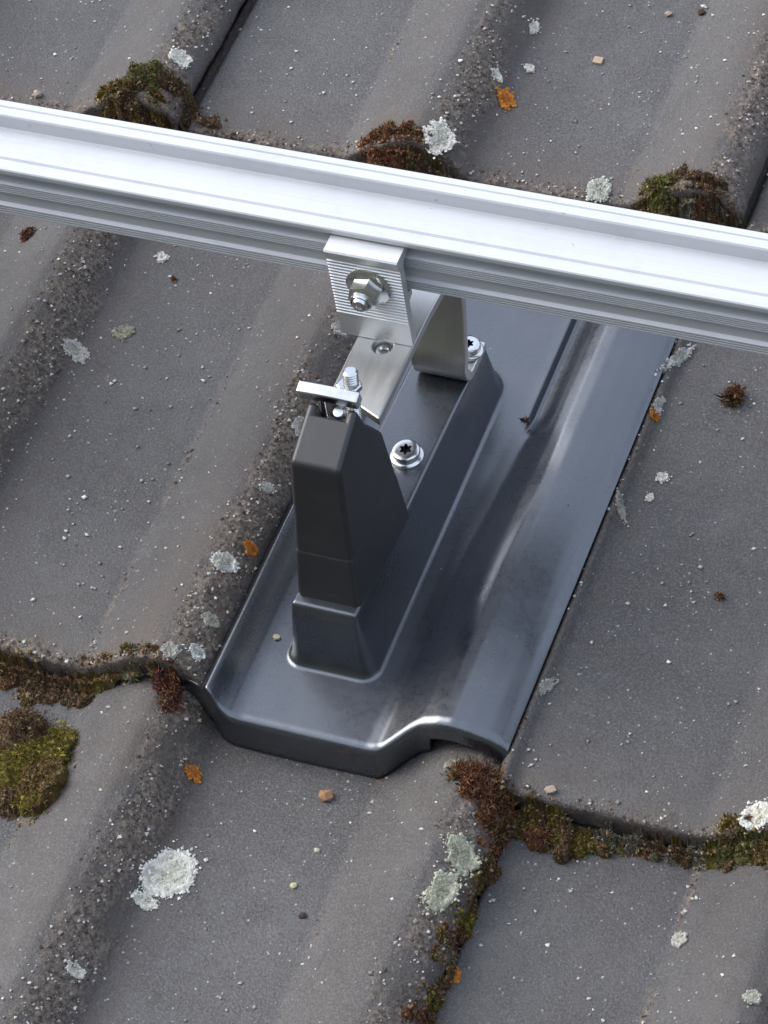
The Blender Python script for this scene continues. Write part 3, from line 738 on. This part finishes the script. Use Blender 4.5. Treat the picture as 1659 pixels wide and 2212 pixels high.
ORANGE = (0.62, 0.25, 0.05)
PALE = (0.76, 0.74, 0.67)
GREENISH = (0.46, 0.46, 0.36)
LI = [
    ('large oval white lichen on the lower tile roll at bottom left', -133.5, -84.5, 10.5, 14.0, PALE, 1.6),
    ('small pale lichen touching the large oval white lichen from below', -138.5, -100.5, 5.5, 4.0, PALE, 1.3),
    ('white lobed lichen beside the rusty moss above the rail', -146.5, 327.5, 7.4, 8.2, PALE, 1.6),
    ('round grey white lichen at the tile edge just above the rail', -64.5, 327.5, 6.6, 6.4, (0.50, 0.51, 0.46), 1.2),
    ('white lichen on the mossy tile edge at the right picture border', 115.0, -6.5, 7.5, 6.5, PALE, 1.6),
    ('ragged white lichen on the gritty roll left of the bracket', -290.0, 176.5, 6.2, 5.2, (0.56, 0.54, 0.50), 1.5),
    ('white lichen patch behind the green moss at top left', -299.5, 351.5, 5.2, 4.6, PALE, 1.5),
    ('white lichen with two lobes on the roll left of the hood', -158.5, 59.0, 5.8, 4.6, (0.58, 0.57, 0.54), 1.5),
    ('small white lichen just below the rail at left', -274.0, 248.5, 3.0, 3.6, PALE, 1.3),
    ('upper pale green lichen patch along the mossy joint at bottom', -6.0, -50.0, 5.6, 9.0, GREENISH, 1.3),
    ('lower pale green lichen patch along the mossy joint at bottom', -8.5, -71.0, 5.0, 10.0, (0.52, 0.51, 0.40), 1.3),
    ('topmost white lichen spot on the upper tile roll', -132.5, 429.0, 2.6, 4.2, PALE, 1.2),
    ('white lichen spot above the orange lichen on the upper roll', -137.5, 385.5, 2.7, 2.9, PALE, 1.2),
    ('small white lichen between two spots on the upper tile roll', -126.0, 402.0, 2.6, 2.6, PALE, 1.1),
    ('bright round white lichen at the left tile corner by the metal tile', -153.0, 10.5, 3.3, 3.3, (0.68, 0.68, 0.65), 1.3),
    ('grey white lichen next to the round one at the left tile corner', -163.5, 5.0, 3.9, 3.7, (0.50, 0.48, 0.44), 1.5),
    ('larger white lichen dot right of the metal tile edge', 15.2, 172.8, 2.8, 3.2, PALE, 1.1),
    ('smaller white lichen dot right of the metal tile edge', 13.4, 159.5, 2.0, 2.3, PALE, 1.0),
    ('whitish lichen on the left tile edge beside the metal sheet', -153.5, 28.5, 3.8, 3.4, (0.45, 0.44, 0.38), 1.4),
    ('white lichen chip at the left foot of the angle bracket', -158.0, 208.5, 3.6, 4.2, (0.55, 0.54, 0.52), 1.6),
    ('narrow white lichen streak on the tile rim just below the rail at right', 1.8, 243.0, 2.2, 11.0, (0.58, 0.57, 0.54), 1.3),
    ('white lichen beside the orange one on the right tile rim', 1.5, 212.5, 1.9, 5.0, (0.56, 0.55, 0.52), 1.3),
    ('small white lichen near the bottom left corner', -150.0, -147.0, 3.6, 3.0, PALE, 1.3),
    ('whitish lichen on the crease near the bottom right', 93.0, -56.0, 3.2, 4.6, (0.50, 0.48, 0.44), 1.3),
    ('small round white lichen at the right picture border near the bottom', 135.0, -85.5, 3.6, 3.2, (0.56, 0.56, 0.48), 1.2),
    ('brownish white lichen on the roll between bracket and left border', -272.5, 196.0, 4.6, 4.8, (0.36, 0.34, 0.27), 1.4),
    ('white lichen peeking out left of the hood top', -155.0, 147.0, 3.4, 5.0, (0.55, 0.54, 0.50), 1.4),
    ('small white lichen on the gritty roll left of the black hood', -156.5, 106.5, 3.2, 2.8, (0.50, 0.49, 0.46), 1.3),
    ('pale lichen under the right lip of the metal tile', -23.5, -9.0, 5.0, 3.6, (0.36, 0.35, 0.30), 1.8),
    ('pale streaky lichen on the right tile rim at mid height', 2.2, 150.0, 1.8, 8.0, (0.42, 0.40, 0.36), 1.2),
    ('short white lichen streak low on the right tile rim', 2.0, 42.0, 1.8, 6.0, (0.46, 0.44, 0.40), 1.2),
]
for i, (lab, u, v, ru, rv, tint, h) in enumerate(LI):
    lichen(lab, u, v, ru, rv, tint, seed=i * 13 + 5, rot=0.2 * (i % 5) - 0.3, h=h, ragged=(1.15 if (rv > 1.6 * ru or tint is GREENISH or i == 10) else 0.7 if ru < 8 else 0.42))
LO = [('bright orange lichen on the upper tile roll', -130.0, 376.5, 4.2, 6.2), ('orange lichen above the white one left of the hood', -151.5, 73.0, 2.8, 3.4),
      ('orange lichen tuft below the metal tile at lower left', -143.0, -33.0, 3.8, 3.8), ('small orange lichen fleck at the bottom centre', 6.0, -98.0, 2.2, 2.6),
      ('orange lichen fleck on the right tile rim', 1.6, 205.5, 2.2, 3.0)]
for i, (lab, u, v, ru, rv) in enumerate(LO):
    lichen(lab, u, v, ru, rv, ORANGE, seed=i * 17 + 3, h=2.0, core=(0.36, 0.12, 0.03), ragged=0.9)

# moss clumps
moss('moss_clump', 'green and brown moss cushions behind the rail at top left',
     [(-309, 331, 10, 9, 11, 0.4, 'green'), (-325, 322, 9, 7, 8, 0.2, 'gold'), (-297, 334, 8, 6, 8, -0.2, 'brown'), (-315, 323, 8, 6, 5, 0.1, 'brown'), (-314, 318, 11, 5, 12, 0.1, 'brown'), (-301, 319, 8, 5, 11, -0.2, 'gold')])
moss('moss_crust', 'flaky dried brown moss crust right of the top left cushions',
     [(-289, 332, 9, 6, 3.5, -0.4, 'brown'), (-277, 327, 9, 5, 2.5, -0.4, 'brown'), (-266, 322, 7, 3.5, 2, -0.3, 'grey')], blades=12)
moss('moss_clump', 'rusty brown moss on the tile edge above the bracket',
     [(-184, 325, 9, 5, 4, 0.2, 'rust'), (-170, 324, 10, 5.5, 3.5, 0.0, 'rust'), (-158, 323, 7, 4.5, 4, 0, 'brown'), (-176, 328, 5, 3, 5, 0, 'gold'), (-171, 319, 12, 4.5, 9, 0, 'rust'), (-156, 319, 8, 4, 8, 0, 'brown')])
moss('moss_crust', 'dark brown moss crumbs below the white lobed lichen',
     [(-148, 320.5, 8, 3.6, 3.5, -0.2, 'brown'), (-139, 318.5, 6, 3.2, 3.5, -0.2, 'brown')], blades=16)
moss('moss_clump', 'dark green moss tuft above the rail at right', [(-33, 324, 8.5, 7, 7, 0.2, 'green'), (-40, 320, 5, 4, 4, 0.2, 'brown'), (-24, 329, 7, 3.2, 3.5, 0.1, 'brown'), (-29, 319, 8, 5, 14, 0, 'green')])
moss('moss_crust', 'crusty brown moss flap on the tile joint above the rail at right',
     [(-10, 325, 10, 6, 5, -0.4, 'brown'), (0, 319, 9, 5, 5, -0.5, 'grey'), (8, 318, 7, 4.5, 3, -0.3, 'brown'), (-3, 323, 6, 4, 5, 0, 'gold'), (-4, 319, 10, 4.5, 14, -0.3, 'brown'), (-15, 320, 7, 3.5, 14, 0, 'grey')], blades=18)
moss('moss_cushion', 'large round olive moss cushion at the left border',
     [(-219, -46, 22, 26, 13, -0.15, 'olive'), (-210, -34, 12, 12, 9, 0, 'olive'), (-215, -64, 14, 11, 7, 0, 'brown'), (-229, -36, 12, 13, 9, 0, 'olive')], blades=22)
moss('moss_crust', 'brown and golden moss along the front edge of the left tile',
     [(-256, -2, 12, 6, 4, -0.1, 'gold'), (-240, -3, 12, 5.5, 3.5, -0.1, 'brown'), (-224, -4, 12, 5, 4, 0, 'brown'), (-209, 0, 10, 5, 4, 0.2, 'gold'), (-196, 0, 9, 4.5, 4, 0.3, 'gold'), (-183, 3, 9, 3.6, 3.4, 0.1, 'grey'), (-172, 3, 7, 3.2, 3.2, -0.2, 'brown'), (-232, -10, 14, 5, 4, 0, 'brown'), (-212, -8, 8, 4, 4, 0.3, 'brown')], blades=18)
moss('moss_tuft', 'wine red stringy moss tuft at the left corner of the metal tile', [(-163, -4.0, 6.0, 5.0, 6, 0, 'wine'), (-160.5, -9, 4.5, 3.6, 4, 0, 'wine')], leaf=(3.4, 0.55), blades=30)
moss('moss_tuft', 'bushy rust brown moss at the right front corner of the metal tile',
     [(-12, -14, 10, 7.5, 7, -0.2, 'rust'), (-3, -20, 8, 7, 7, 0, 'rust'), (-1, -28, 7, 6.5, 5, 0, 'rust'), (-18, -11, 6, 4.5, 4, 0, 'brown'), (0, -13, 6, 5, 5, 0, 'brown')], leaf=(3.0, 0.6), blades=24)
moss('moss_cushion', 'olive and rust moss cushion under the right tile corner',
     [(16, -20, 11, 7, 8, -0.3, 'olive'), (27, -20, 11, 7, 8, -0.2, 'olive'), (21, -21, 8, 6, 9, 0, 'rust'), (36, -19, 9, 6, 6, 0, 'olive'), (9, -19, 7, 5, 6, 0, 'gold')])
moss('moss_crust', 'grey brown moss strip along the right tile front edge',
     [(46, -17, 8, 3.6, 4.5, 0, 'grey'), (58, -16, 7, 3.2, 4, 0, 'grey'), (69, -16, 7, 3.2, 3.5, 0, 'brown'), (80, -15.5, 7, 3, 3.5, 0, 'brown'), (89, -15, 6, 3, 3.5, 0.2, 'grey')], blades=20)
moss('moss_clump', 'dark green moss at the right border under the tile roll',
     [(101, -15, 9, 6, 5, 0.2, 'green'), (111, -15, 9, 6, 6, 0, 'green'), (121, -16, 8, 6, 6, 0, 'gold'), (104, -9, 6, 4, 4, 0, 'gold'), (132, -17, 9, 5, 5, 0, 'brown')])
moss('moss_strip', 'brown moss filling the tile joint at the bottom centre',
     [(1.6 + 1.2 * math.sin(i * 1.7), -36 - 8.8 * i, 3.4 + 1.1 * math.sin(i * 2.1), 5.6 + 1.5 * math.sin(i * 3.3), 2.4 + 1.2 * math.sin(i * 1.3), 0.05, ('rust', 'brown', 'gold', 'brown', 'olive')[i % 5]) for i in range(14)], blades=22)
moss('moss_crumb', 'dark red dried moss crumb on the right tile below the rail', [(34.5, 229, 4.6, 4.2, 4, 0, 'rust')], blades=40, leaf=(3.0, 0.9))
moss('moss_crumb', 'small brown moss crumb in the middle of the right tile', [(61.3, 112.4, 2.8, 2.4, 3, 0, 'rust')], blades=40)
moss('moss_crumb', 'dark moss crumb just under the rail at the left border', [(-343, 236, 4.0, 3.6, 3.5, 0, 'wine')], blades=40)
moss('moss_crumb', 'tiny rust debris lodged in the pressed groove of the metal tile', [(-58, 190, 2.2, 2.0, 2, 0, 'rust')], blades=50, leaf=(1.6, 0.7))
moss('moss_crumb', 'small dark moss crumb in the left tile trough below the rail', [(-262, 236, 2.6, 1.8, 1.6, 0, 'wine')], blades=30)

# loose bits
def pebble(label, u, v, s, colr, name='stone_chip', flat=0.5, cat='chip', square=False):
    r = np.random.default_rng(int(abs(u * 31 + v * 17)))
    bm = bmesh.new()
    if square: box_bm(bm, u - s, u + s, v - s * 0.95, v + s * 0.95, 0, s * flat)
    else:
        bmesh.ops.create_icosphere(bm, subdivisions=1, radius=1.0)
        for q in bm.verts:
            k = 0.6 + 0.8 * float(vnoise(q.co.x * 1.7 + u, q.co.y * 1.7 + q.co.z * 1.3, 5))
            q.co = Vector((u + q.co.x * s * k * 1.15, v + q.co.y * s * k * 0.85, s * flat * (0.7 + q.co.z * k)))
    z = float(surf(u, v))
    for q in bm.verts: q.co.z += z - 0.2
    V = [tuple(q.co) for q in bm.verts]; bm.verts.index_update(); F = [[q.index for q in f.verts] for f in bm.faces]; bm.free()
    o = mesh_obj(name, V, F, GRIT, col=np.tile(np.array(colr), (len(V), 1)), smooth=False)
    tag(o, label, cat)
TAN = (0.42, 0.31, 0.22)
pebble('square beige chip on the upper tile', -93.7, 416.2, 2.4, TAN, flat=0.5, square=True)
pebble('small beige chip near the top right', -68.2, 457.2, 2.2, (0.36, 0.28, 0.22), flat=0.6)
pebble('orange brown stone chip below the metal tile front', -81, -27, 3.6, (0.30, 0.17, 0.09), flat=0.6)
pebble('tiny pale stone beside the hood on the metal sheet', -127, 37.4, 1.9, (0.46, 0.40, 0.28), flat=0.7)
pebble('pale pink stone at the top left just above the rail', -374.5, 326.5, 2.6, (0.38, 0.30, 0.25), flat=0.8)
pebble('dark crumb at the top right border of the upper tile', -52, 461.6, 2.2, (0.06, 0.03, 0.022), flat=0.6)
pebble('small yellowish chip on the lower tile trough', -78.1, -74.5, 1.8, (0.44, 0.40, 0.25), flat=0.6)
pebble('tiny pale chip nearer the metal tile in the lower trough', -74.9, -54.3, 1.5, (0.46, 0.44, 0.34), flat=0.6)
pebble('dark crumb in the lower tile trough', -68.4, -88, 2.0, (0.05, 0.035, 0.03), flat=0.6)
pebble('beige chip at the front edge of the right tile', 20, -8, 2.6, (0.34, 0.27, 0.21), flat=0.5)

# grit and lichen specks nobody could count
def bits(name, label, n, accept, size, cols, mat, cat=None, seed=3, flat=0.6, smooth=False, region=(-460, 160, -200, 510)):
    r = np.random.default_rng(seed)
    U = r.uniform(region[0], region[1], n); V = r.uniform(region[2], region[3], n)
    keep = accept(U, V, r); U, V = U[keep], V[keep]; n = len(U)
    Z = surf(U, V)
    eps = 0.8
    steep = np.abs(surf(U + eps, V) - surf(U - eps, V)) + np.abs(surf(U, V + eps) - surf(U, V - eps))
    k = (steep < 6) & (Z > -40); U, V, Z = U[k], V[k], Z[k]; n = len(U)
    o6 = np.array([(1, 0, 0), (0, 1, 0), (-1, 0, 0), (0, -1, 0), (0, 0, 1), (0, 0, -1)], float)
    S = (size[0] + (size[1] - size[0]) * r.random(n) ** 2.5)[:, None, None]
    P = o6[None] * S * (0.55 + 0.9 * r.random((n, 6, 3))); P[:, :, 2] *= flat
    a = r.random(n) * 6.28; ca, sa = np.cos(a)[:, None], np.sin(a)[:, None]
    X = P[:, :, 0] * ca - P[:, :, 1] * sa; Y = P[:, :, 0] * sa + P[:, :, 1] * ca
    P = np.stack([X + U[:, None] + r.normal(0, 0.25, (n, 6)) * S[:, :, 0], Y + V[:, None], P[:, :, 2] + Z[:, None] + 0.25 * S[:, :, 0]], -1)
    f8 = np.array([(0, 1, 4), (1, 2, 4), (2, 3, 4), (3, 0, 4), (1, 0, 5), (2, 1, 5), (3, 2, 5), (0, 3, 5)])
    F = (np.arange(n)[:, None, None] * 6 + f8[None]).reshape(-1, 3)
    c = np.array(cols); cc = c[r.integers(0, len(c), n)] * (0.7 + 0.6 * r.random((n, 1)))
    o = mesh_obj(name, P.reshape(-1, 3), F, mat, col=np.repeat(cc, 6, 0), smooth=smooth, base=(0, 0, 0))
    return tag(o, label, cat, kind='stuff')

def on_tile_mask(U, V):
    m = np.zeros(len(U)); top = surf(U, V)
    for (u0, v0, n0, sd_, lip, g) in TILES:
        s = U - u0; q = V - v0
        ok = (s >= 0) & (s <= TW) & (q >= 0) & (q <= TL) & (np.abs(n0 + tile_h(s, q, lip) - top) < 0.01)
        m = np.where(ok, grit_mask(s, q, sd_, g), m)
    onp = (U > PLATE_U[0]) & (U < PLATE_U[1]) & (V > plate_front(U)) & (V < 380) & (np.abs(plate_h(U, V) - top) < 0.01)
    return np.where(onp, -1, m)
bits('grit', 'grey brown grit along the tile rolls', 230000, lambda U, V, r: r.random(len(U)) < np.clip(on_tile_mask(U, V) - 0.2, 0, 1) * 0.85, (0.3, 1.15),
     [(0.085, 0.067, 0.054), (0.13, 0.106, 0.088), (0.06, 0.045, 0.034), (0.32, 0.285, 0.25), (0.10, 0.077, 0.06), (0.46, 0.43, 0.40)], GRIT, 'grit', 3)
def speck_density(U, V):
    m = on_tile_mask(U, V); cl = fbm(U / 22, V / 22, 9, 4)
    return np.where(m < 0, 0, 0.13 + 0.9 * np.clip(m, 0, 1) + 0.5 * np.clip((cl - 0.56) * 5, 0, 1))
bits('lichen_specks', 'tiny white lichen specks scattered over the tiles', 32000, lambda U, V, r: r.random(len(U)) < speck_density(U, V) * 0.6,
     (0.26, 1.3), [(0.46, 0.45, 0.42), (0.62, 0.61, 0.58), (0.30, 0.285, 0.26)], LICHEN, 'lichen', 4, 0.32, True)
def plate_dirt(U, V):
    m = on_tile_mask(U, V)
    corner = np.exp(-((U + 132) / 2.5) ** 2) + np.exp(-((U + 72) / 3.0) ** 2) * (V < 214) + np.exp(-((U + 55) / 2.0) ** 2) * (V > 180)
    return np.where(m < 0, 0.10 + 0.5 * corner * fbm(U / 9, V / 16, 31), 0)
bits('dust_specks', 'few pale dust specks on the metal tile', 4200, lambda U, V, r: r.random(len(U)) < plate_dirt(U, V), (0.16, 0.62), [(0.33, 0.31, 0.28), (0.20, 0.17, 0.14), (0.10, 0.08, 0.06)], GRIT, 'dust', 5, 0.5)
